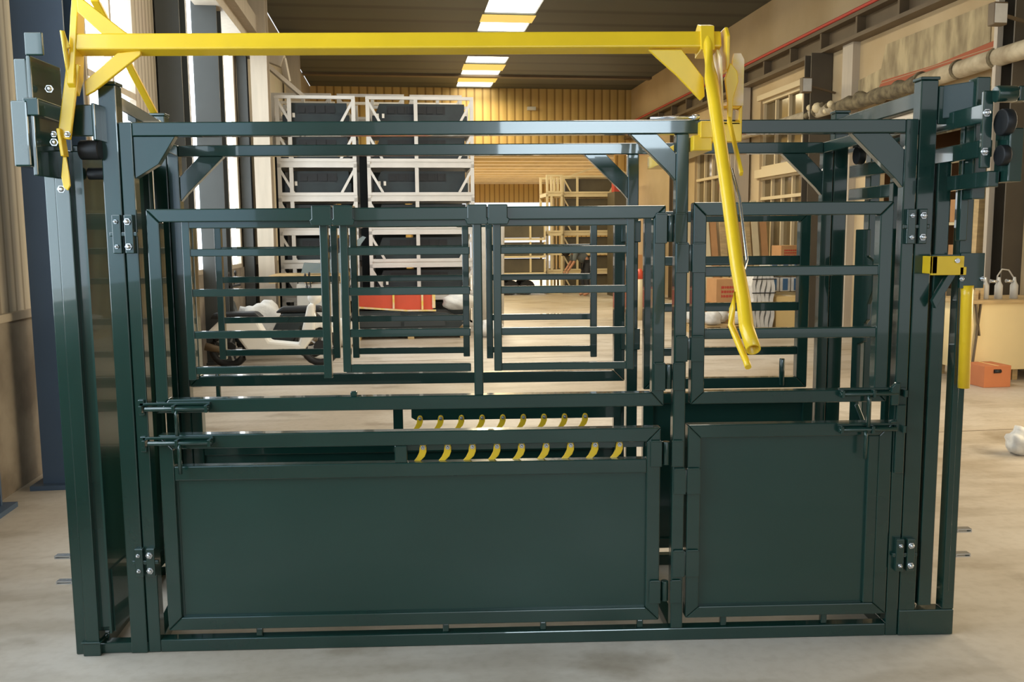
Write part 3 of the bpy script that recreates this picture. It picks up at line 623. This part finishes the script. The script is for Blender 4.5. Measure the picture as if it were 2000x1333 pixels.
# far right stack, y = 22
for q, (x, w) in enumerate(((4.06, .46), (4.56, 1.62))):
    for k in range(6):
        crate(x, 24.5 + q * .3, k * .54, w, 1.2 - q * .3, .54, w * .25, 'cream crate %s of the %s stack by the back opening' % (ordn[k if k < 5 else 6], ['narrow left', 'wide right'][q]), 'cream crates near the back opening', k == 5, CREAMF)
        if q: tag(MB().box(x + .1, x + w - .1, 24.9, 25.6, k * .54 + .104, k * .54 + .5).build('panel_bundle', STEELBR, frame=H), 'brown-grey panels in the %s crate by the back opening' % ordn[k if k < 5 else 6], 'steel panels', 'panels in the cream crates')
# trailer with long crates at y = 24.3
tr = thing('flatbed_trailer', 'low dark trailer carrying long crates in front of the bright back opening', 'trailer', (3.4, 24.5, 0))
MB().box(2.42, 4.0, 24.2, 25.6, .42, .55).build('trailer_deck', STEELDK, tr)
for x in (2.75, 3.05, 3.5):
    for y in (24.3, 25.4): MB().tube([(x, y, .21), (x, y + .15, .21)], .2, 16).build('wheel', BLACK, tr)
for k, z in enumerate((.56, 1.02, 1.5)):
    t = thing('long_crate', 'long brown crate on the trailer, %s of three' % ['lowest', 'middle', 'top'][k], 'crate', (3.4, 24.6, z), group='long crates on the trailer')
    MB().box(2.45, 3.98, 24.3, 25.5, z + .07, z + .42).build('crate_body', STEELBR, t); MB().box(2.42, 4.0, 24.25, 25.55, z, z + .06).build('crate_rail', CREAMF, t)
    for x in (2.42, 3.55, 3.95): MB().box(x, x + .05, 24.24, 24.3, z + .06, z + .44).build('crate_post', CREAMF, t)
# roof-like sheet and red box by the far stack
tag(MB().bar((4.9, 25.3, 3.31), (5.9, 25.3, 3.66), .5, .04).bar((5.9, 25.3, 3.66), (6.6, 25.3, 3.3), .5, .04).build('sheet_offcut', CREAMF, frame=H), 'folded cream metal sheet above the far crate stack', 'metal sheet')
tag(MB().box(5.66, 5.94, 23.2, 23.5, 2.75, 3.05).build('red_box', RED, frame=H), 'small red box on top of the goods beside the far crates', 'box')
tag(MB().box(5.62, 5.98, 23.0, 23.8, 0, 2.75).build('wrapped_goods', STEELBR, frame=H), 'tall narrow brown wrapped goods beside the far crates', 'goods')

# ------------------------------------------------------------------ person at the far trailer
pr = thing('person', 'person in a grey shirt and dark trousers bending over beside the trailer', 'person', (4.98, 23.5, 0))
def skin_body(name, verts, edges, radii, m, parent):
    org = V(parent['_o'])
    me = bpy.data.meshes.new(name); me.from_pydata([V(p) - org for p in verts], edges, [])
    o = bpy.data.objects.new(name, me); COL.objects.link(o); o.parent = parent
    md = o.modifiers.new('skin', 'SKIN'); md.use_smooth_shade = True
    for i, r in enumerate(radii): me.skin_vertices[0].data[i].radius = (r, r)
    me.skin_vertices[0].data[0].use_root = True
    s = o.modifiers.new('sub', 'SUBSURF'); s.levels = s.render_levels = 2
    me.materials.append(m); return o
if True:
    bx, by = 4.98, 23.5
    vb = [(bx, by, .92), (bx - .14, by, 1.08), (bx - .30, by, 1.2), (bx - .40, by, 1.22), (bx - .47, by, 1.2), (bx - .58, by, 1.13),
          (bx + .02, by - .1, .86), (bx - .03, by - .12, .48), (bx + .03, by - .12, .08), (bx - .12, by - .12, .03),
          (bx + .02, by + .1, .86), (bx - .1, by + .12, .48), (bx - .03, by + .12, .08), (bx - .18, by + .12, .03),
          (bx - .33, by - .19, 1.17), (bx - .38, by - .22, .92), (bx - .50, by - .2, .74), (bx - .55, by - .19, .67),
          (bx - .33, by + .19, 1.17), (bx - .38, by + .22, .92), (bx - .50, by + .2, .74), (bx - .55, by + .19, .67)]
    eb = [(0, 1), (1, 2), (2, 3), (3, 4), (4, 5), (0, 6), (6, 7), (7, 8), (8, 9), (0, 10), (10, 11), (11, 12), (12, 13), (2, 14), (14, 15), (15, 16), (16, 17), (2, 18), (18, 19), (19, 20), (20, 21)]
    rb = [.15, .14, .15, .07, .06, .09, .095, .065, .05, .045, .095, .065, .05, .045, .06, .045, .035, .035, .06, .045, .035, .035]
    body = skin_body('body', vb, eb, [r * .9 for r in rb], SKIN, pr)
    skin_body('shirt', vb[:4] + [vb[14], vb[15], vb[18], vb[19]], [(0, 1), (1, 2), (2, 3), (2, 4), (4, 5), (2, 6), (6, 7)], [.165, .16, .17, .08, .075, .06, .075, .06], SHIRT, pr)
    skin_body('trousers', [vb[0], vb[6], vb[7], vb[8], vb[10], vb[11], vb[12]], [(0, 1), (1, 2), (2, 3), (0, 4), (4, 5), (5, 6)], [.16, .105, .075, .065, .105, .075, .065], TROUS, pr)
    MB().ball((bx - .56, by, 1.17), .105, 14, 10, (1.1, .9, 1)).build('hair', HAIR, pr)
    for s in (-1, 1):
        MB().ball((bx - .66, by + s * .035, 1.09), .014, 8, 6).build('eye', BLACK, pr)
    for s in (-1, 1):
        hm = MB()
        for q in range(4): hm.tube([(bx - .55 - .01 * q, by + s * .19 + (q - 1.5) * .02, .66), (bx - .58, by + s * .19 + (q - 1.5) * .021, .61), (bx - .56, by + s * .19 + (q - 1.5) * .02, .57 + .006 * abs(q - 1))], [.009, .009, .007], 7)
        hm.tube([(bx - .54, by + s * .16, .67), (bx - .52, by + s * .14, .62), (bx - .54, by + s * .14, .59)], [.01, .009, .008], 7)
        hm.build('fingers', SKIN, pr)

# ------------------------------------------------------------------ goods in the hall
def pallet(x, y, w, d, z, label):
    t = thing('pallet', label, 'pallet', (x + w / 2, y + d / 2, z), group='pallets on the hall floor')
    for k in range(5): MB().box(x, x + w, y + k * (d - .1) / 4, y + k * (d - .1) / 4 + .1, z + .1, z + .12).build('deck_board', WOOD, t)
    for k in range(3): MB().box(x + k * (w - .1) / 2, x + k * (w - .1) / 2 + .1, y, y + d, z + .02, z + .1).build('pallet_block', WOOD, t)
    for k in range(3): MB().box(x + k * (w - .1) / 2, x + k * (w - .1) / 2 + .1, y, y + d, z, z + .02).build('pallet_skid', WOOD, t)
pallet(-.72, 14.0, 1.75, .9, 0, 'wooden pallet under the dark tipped container in front of the crates')
c = thing('tipped_container', 'dark open steel container on a pallet with a red machine lying on it', 'container', (.1, 14.4, .12))
MB().prism([(-.70, .14), (.9, .14), (1.0, .24), (.75, .40), (.0, .43), (-.1, .45), (-.7, .45)], 'y', 14.05, 14.8).build('container_body', STEELDK, c, None, .01)
MB().box(-.66, .0, 14.03, 14.05, .2, .42).box(.05, .7, 14.03, 14.05, .2, .38).build('side_plate', STEELDK2, c)
r_ = thing('red_machine', 'orange-red machine cover lying on the dark container', 'machine', (.0, 14.4, .45))
MB().prism([(-.70, .52), (.1, .45), (.5, .45), (.55, .5), (.55, .72), (.48, .75), (-.72, .75)], 'y', 14.1, 14.7).build('cover', REDM, r_, None, .01)
MB().box(-.12, -.09, 14.07, 14.1, .48, .75).box(.33, .36, 14.07, 14.1, .46, .75).box(.5, .55, 14.07, 14.1, .48, .75).box(-.7, .55, 14.085, 14.1, .735, .75).build('trim_strip', YELOLD, r_)
MB().prism([(-.74, .5), (.1, .435), (.56, .43), (.56, .455), (.1, .46), (-.74, .53)], 'y', 14.06, 14.09).build('trim_edge', YELOLD, r_)
def lumpy(name, c, r, sc, m, label, cat, n=22, seed=1, bump=.16, group=None):
    rnd = random.Random(seed); mb = MB(); mb.ball((0, 0, 0), 1, n, n // 2 + 3)
    for p in mb.v:
        f = 1 + bump * (math.sin(p.x * 5 + seed) * math.cos(p.y * 4 + seed * 2) + .6 * math.sin(p.z * 7 + p.x * 6 + seed) + .3 * math.sin(p.y * 15 + seed))
        p.x *= r * sc[0] * f; p.y *= r * sc[1] * f; p.z *= r * sc[2] * (f if p.z > 0 else min(f, 1))
        p.z = max(p.z, -r * sc[2] * .8); p += V(c) + V((0, 0, r * sc[2] * .8))
    return tag(mb.build(name, m, frame=H), label, cat, group)
lumpy('plastic_bag', (.93, 14.3, .435), .25, (1.1, .8, .6), SACK, 'white plastic bag lying on the right end of the dark container', 'bag', seed=3)
lumpy('plastic_bag', (1.42, 14.1, 0), .22, (1.0, .8, .7), SACK, 'crumpled white bag on the floor right of the dark container', 'bag', seed=5)
lumpy('plastic_bag', (4.42, 5.75, 0), .13, (1.0, .8, .8), SACK, 'small white bag on the floor at the right edge of the photo', 'bag', seed=9)
for k, x in enumerate((1.41, 1.68)): tag(MB().tube([(x, 15.3 + k * .2, 0), (x + .02, 15.3, 1.9), (x + .05, 15.35, 2.1)], [.12, .11, .06], 12).build('wrapped_roll', SACK, frame=H), 'tall white wrapped roll beside the right crate stack, %s' % ['nearer the stack', 'farther from the stack'][k], 'roll', 'tall white rolls')
# left goods
pallet(-1.95, 13.7, 1.15, 1.0, .92, 'upper wooden pallet lying on the pale board box at left')
tag(MB().box(-1.55, -.82, 13.75, 14.6, .3, .9).build('board_box', GREYBOX, frame=H), 'pale grey board box between the scooters and the crates', 'box')
pallet(-1.95, 13.7, 1.15, 1.0, .16, 'lower wooden pallet under the pale board box at left')
tag(MB().prism([(-1.35, 1.06), (-.55, 1.62), (-.5, 1.60), (-.9, 1.06)], 'y', 13.9, 13.93).prism([(-1.5, 1.06), (-1.3, 1.06), (-1.12, 1.2), (-1.45, 1.22)], 'y', 13.95, 14.1).build('clear_sheet', PLASTIC, frame=H), 'tilted grey clear sheet leaning on the upper pallet', 'sheet')
lumpy('white_sack', (-1.0, 13.3, 0), .3, (1.2, .8, .8), SACK, 'white sack on the floor in front of the pale board box', 'sack', seed=8)
def scooter(x, y, s, label, m1, m2, flip=1):
    t = thing('motor_scooter', label, 'scooter', (x, y, 0), group='scooters parked by the left wall')
    X = lambda dx: x + dx * flip
    for dx in (-.55, .55):
        w_ = MB()
        pts = [(X(dx) + .2 * math.cos(a), y, .25 + .2 * math.sin(a)) for a in [2 * math.pi * k / 20 for k in range(21)]]
        w_.tube(pts, .045, 8, cap=False); w_.tube([(X(dx), y - .05, .25), (X(dx), y + .05, .25)], .08, 12)
        w_.build('wheel', BLACK, t)
        for a in range(5): MB().bar((X(dx), y, .25), (X(dx) + .19 * math.cos(a * 1.257), y, .25 + .19 * math.sin(a * 1.257)), .02, .02).build('wheel_spoke', CHROME, t)
    MB().prism([(X(-.8), .45), (X(-.62), .62), (X(-.2), .62), (X(-.05), .34), (X(.3), .30), (X(.42), .78), (X(.5), .8), (X(.5), .4), (X(.35), .2), (X(-.3), .2), (X(-.45), .42)], 'y', y - .12, y + .12).build('body_shell', m1, t, None, .03)
    MB().prism([(X(-.75), .62), (X(-.7), .7), (X(-.2), .7), (X(-.12), .62)], 'y', y - .13, y + .13).build('seat', BLACK, t, None, .03)
    MB().tube([(X(.55), y, .3), (X(.44), y, .95)], .025, 10).build('fork', CHROME, t)
    MB().tube([(X(.38), y - .3, .98), (X(.44), y - .1, .97), (X(.44), y + .1, .97), (X(.38), y + .3, .98)], .018, 10).build('handlebar', BLACK, t)
    MB().prism([(X(.36), .42), (X(.56), .5), (X(.72), .42), (X(.7), .5), (X(.55), .58), (X(.40), .56)], 'y', y - .08, y + .08).build('front_fender', m2, t, None, .02)
    MB().ball((X(.50), y, .86), .085, 14, 10).build('headlight', LABELW, t)
    for s_ in (-1, 1):
        MB().tube([(X(.44), y + s_ * .2, .98), (X(.42), y + s_ * .24, 1.12)], .008, 6).ball((X(.42), y + s_ * .24, 1.14), .05, 10, 6, (.3, 1, .7)).build('mirror', BLACK, t)
    MB().tube([(X(-.5), y - .14, .22), (X(-.8), y - .15, .3)], [.03, .05], 12).build('exhaust', BEAM, t)
scooter(-1.55, 11.2, 1, 'white scooter side-on in front of the left wall, the nearer one', LABELW, LABELW, 1)
scooter(-1.75, 12.0, 1, 'dark scooter with bare handlebar behind the white one', STEELDK, LABELW, -1)
lumpy('white_cover', (-1.95, 12.6, 0), .35, (1, .7, 1.1), SACK, 'white cover bundled behind the scooters at the left wall', 'cover', seed=12)
# right goods
def carton(x, y, z, w, d, h, m, label, ink=False, hole=False, name='carton'):
    t = thing(name, label, 'carton', (x + w / 2, y + d / 2, z))
    MB().box(x, x + w, y, y + d, z, z + h).build('box_body', m, t, None, .006)
    MB().box(x + w * .47, x + w * .53, y - .002, y + d, z + h, z + h + .002).build('tape', LABELW if m is CARDY else YELOLD, t)
    if ink:
        b = MB(); rr = random.Random(int(x * 100))
        b.box(x + w * .14, x + w * .145, y - .003, y - .0005, z + h * .25, z + h * .71)
        for r in range(3):
            b.box(x + w * .14, x + w * .8, y - .0025, y - .0005, z + h * (.29 + .18 * r), z + h * (.31 + .18 * r))
            xx = x + w * .14
            while xx < x + w * .8:
                q = rr.uniform(.03, .09) * w; b.box(xx, xx + q, y - .003, y - .0005, z + h * (.25 + .18 * r), z + h * (.35 + .18 * r)); xx += q + .02 * w
        b.build('printed_text', INK, t)
    if hole: MB().tube([(x + w * .35, y - .002, z + h * .75), (x + w * .6, y - .002, z + h * .75)], .02, 8).build('hand_hole', BLACK, t)
    return t
pallet(4.7, 13.9, 1.05, .65, 0, 'wooden pallet in front of the cartons on the right side')
carton(5.35, 14.6, .425, .62, .5, .42, CARD, 'brown carton with red print stacked left of the white bundles', True)
carton(5.3, 14.6, 0, .7, .5, .42, CARD, 'brown carton at the bottom, under the printed carton')
carton(6.25, 14.2, 0, .52, .38, .56, CARDY, 'pale yellow carton with a white label standing on the floor')

carton(6.62, 14.9, 1.15, .42, .4, .25, CARD, 'small brown carton with red print on top of the blue and white packets', True)
pk = 0
for r in range(2):
    for k in range(3):
        t = thing('packet', 'blue and white packet %s, %s of its row, above the pale carton' % (['lower row', 'upper row'][r], ['left', 'middle', 'right'][k]), 'packet', (6.35 + k * .2, 14.7, .6 + r * .28), group='blue and white packets')
        MB().box(6.27 + k * .2, 6.45 + k * .2, 14.55, 15.0, .02 + .6 * 1 + r * .28, .86 + r * .28).build('wrapping', SACK, t, None, .01)
        MB().box(6.31 + k * .2, 6.40 + k * .2, 14.545, 14.549, .64 + r * .28, .84 + r * .28).build('blue_band', BLUEP, t)
tag(MB().box(6.2, 6.95, 14.62, 15.05, 0, .61).build('plywood_box', PLY, frame=H), 'plain box under the blue and white packets', 'box')
for k in range(5):
    t = thing('board_bundle', 'white corrugated board in the strapped bundle, %s from its left side' % ['first', 'second', 'third', 'fourth', 'fifth'][k], 'board', (5.83 + k * .075, 14.3, 0), group='white strapped boards')
    m = MB(); x = 5.80 + k * .078
    pts = [(x + .018 * math.sin(q * 1.1 + k), z) for q, z in enumerate([i * .075 for i in range(14)])]
    poly = pts + [(p[0] + .06, p[1]) for p in reversed(pts)]
    m.prism(poly, 'y', 14.12, 14.56).build('corrugated_board', SACK, t)
for z in (.35, .62, .85): tag(MB().box(5.79, 6.2, 14.105, 14.118, z, z + .015).build('strap', BLACK, frame=H), 'dark strap round the white boards, %s' % {.35: 'lowest', .62: 'middle', .85: 'top'}[z], 'strap', 'straps round the white boards')
for k, (x, y, r) in enumerate(((4.87, 14.34, .14), (5.08, 14.03, .13), (5.30, 14.36, .14), (5.55, 14.05, .14))):
    lumpy('white_sack', (x, y, .13), r, (1.2, 1, 1), SACK, 'white sack on the right pallet, %s from the left' % ['first', 'second', 'third', 'fourth'][k], 'sack', seed=20 + k, group='white sacks on the right pallet')
for k in range(9):
    x = 5.6 + k * .16; y = 16.2
    tag(MB().bar((x, y - .25, 0), (x + random.uniform(-.03, .03), y + .25, random.uniform(1.9, 2.3)), .12, .03).build('leaning_board', [WOOD, CREAMF, CARD][k % 3], frame=H), 'tall board leaning upright behind the cartons, %s from the left' % ['first', 'second', 'third', 'fourth', 'fifth', 'sixth', 'seventh', 'eighth', 'ninth'][k], 'board', 'boards leaning behind the cartons')
tag(MB().box(5.4, 7.0, 16.5, 16.6, 0, 1.9).build('panel_screen', CREAMWIN, frame=H), 'beige screen the tall boards lean against', 'screen')
carton(4.55, 18.2, 0, .5, .5, 1.2, CARD, 'tall brown carton far behind the centre post')
gc = thing('gas_cylinder', 'cream gas cylinder with a red cap seen beside the centre post', 'gas cylinder', (4.5, 16.4, 0))
MB().tube([(4.5, 16.4, 0), (4.5, 16.4, .78)], .075, 14).build('cylinder_body', CREAMF, gc); MB().tube([(4.5, 16.4, .78), (4.5, 16.4, .9), (4.5, 16.4, .97)], [.076, .07, .03], 14).build('cap', REDM, gc)
# cream bench cabinet at the right edge
cb = thing('cream_cabinet', 'large cream plywood cabinet at the right edge with spray guns on top', 'cabinet', (6.5, 9.1, 0))
MB().box(6.02, 7.0, 8.72, 9.4, .12, .84).build('cabinet_body', PLY, cb, None, .006); MB().box(5.96, 7.05, 8.66, 9.42, .84, .875).build('cabinet_top', WOOD, cb)
for x in (6.06, 6.55, 6.92):
    for y in (8.76, 9.3): MB().box(x, x + .06, y, y + .06, 0, .12).build('cabinet_foot', WOOD, cb)
MB().bar((6.03, 8.69, .2), (6.09, 8.69, .84), .012, .03).bar((6.03, 8.69, .84), (6.09, 8.69, .5), .012, .03).build('side_strut', BEAM, cb)
t = carton(5.93, 8.35, 0, .30, .32, .225, CARDO, 'orange-brown carton with a hand hole on the floor beside the cream cabinet', False, True)
for k, x in enumerate((6.24, 6.40, 6.58, 6.84)):
    t = thing('spray_gun', 'silver spray gun standing on the cream cabinet, %s from the left' % ['first', 'second', 'third', 'fourth'][k], 'spray gun', (x, 8.85, .876), group='spray guns on the cabinet')
    MB().tube([(x, 8.85, .876), (x, 8.85, 1.02), (x, 8.85, 1.06), (x, 8.85, 1.11)], [.04, .04, .02, .012], 14).build('cup', GREYBOX, t)
    MB().tube([(x, 8.85, 1.06), (x - .1, 8.85, 1.07)], [.014, .02], 10).build('nozzle', CHROME, t)
    MB().tube([(x + .01, 8.85, 1.06), (x + .035, 8.85, .98)], .011, 8).build('grip', CHROME, t)
tag(MB().tube([(6.4, 8.9, 1.0), (6.43, 8.92, 1.12), (6.5, 8.95, 1.19), (6.58, 8.95, 1.18), (6.64, 8.95, 1.1)], .008, 8, cap=False).build('air_hose', GREYBOX, frame=H), 'thin pale hose looped over the spray guns', 'hose')
for k, (x, h) in enumerate(((6.10, .1), (6.16, .16))): tag(MB().box(x, x + .035, 8.8, 8.9, .876, .876 + h).build('wood_offcut', WOOD, frame=H), 'small wood offcut on the cabinet, the %s one' % ['shorter', 'taller'][k], 'offcut')
# clutter between the right posts
for k, (x, y, s, m) in enumerate(((5.35, 8.9, .22, STEELDK2), (5.4, 9.1, .18, GREYBOX), (5.3, 9.0, .2, BEAM))):
    pass
tag(MB().box(5.35, 5.85, 9.3, 9.8, 0, .55).build('parts_bin', BEAM, frame=H), 'brown parts bin left of the cream cabinet', 'bin')
for k in range(4): tag(MB().tube([(5.42 + k * .11, 9.4, .551), (5.42 + k * .11, 9.4, .72)], .045, 12).build('metal_part', [CHROME, GREYBOX][k % 2], frame=H), 'round metal part standing on the brown bin, %s from the left' % ['first', 'second', 'third', 'fourth'][k], 'metal part', 'metal parts on the bin')

for o in list(bpy.data.objects):
    if '_o' in o.keys(): del o['_o']
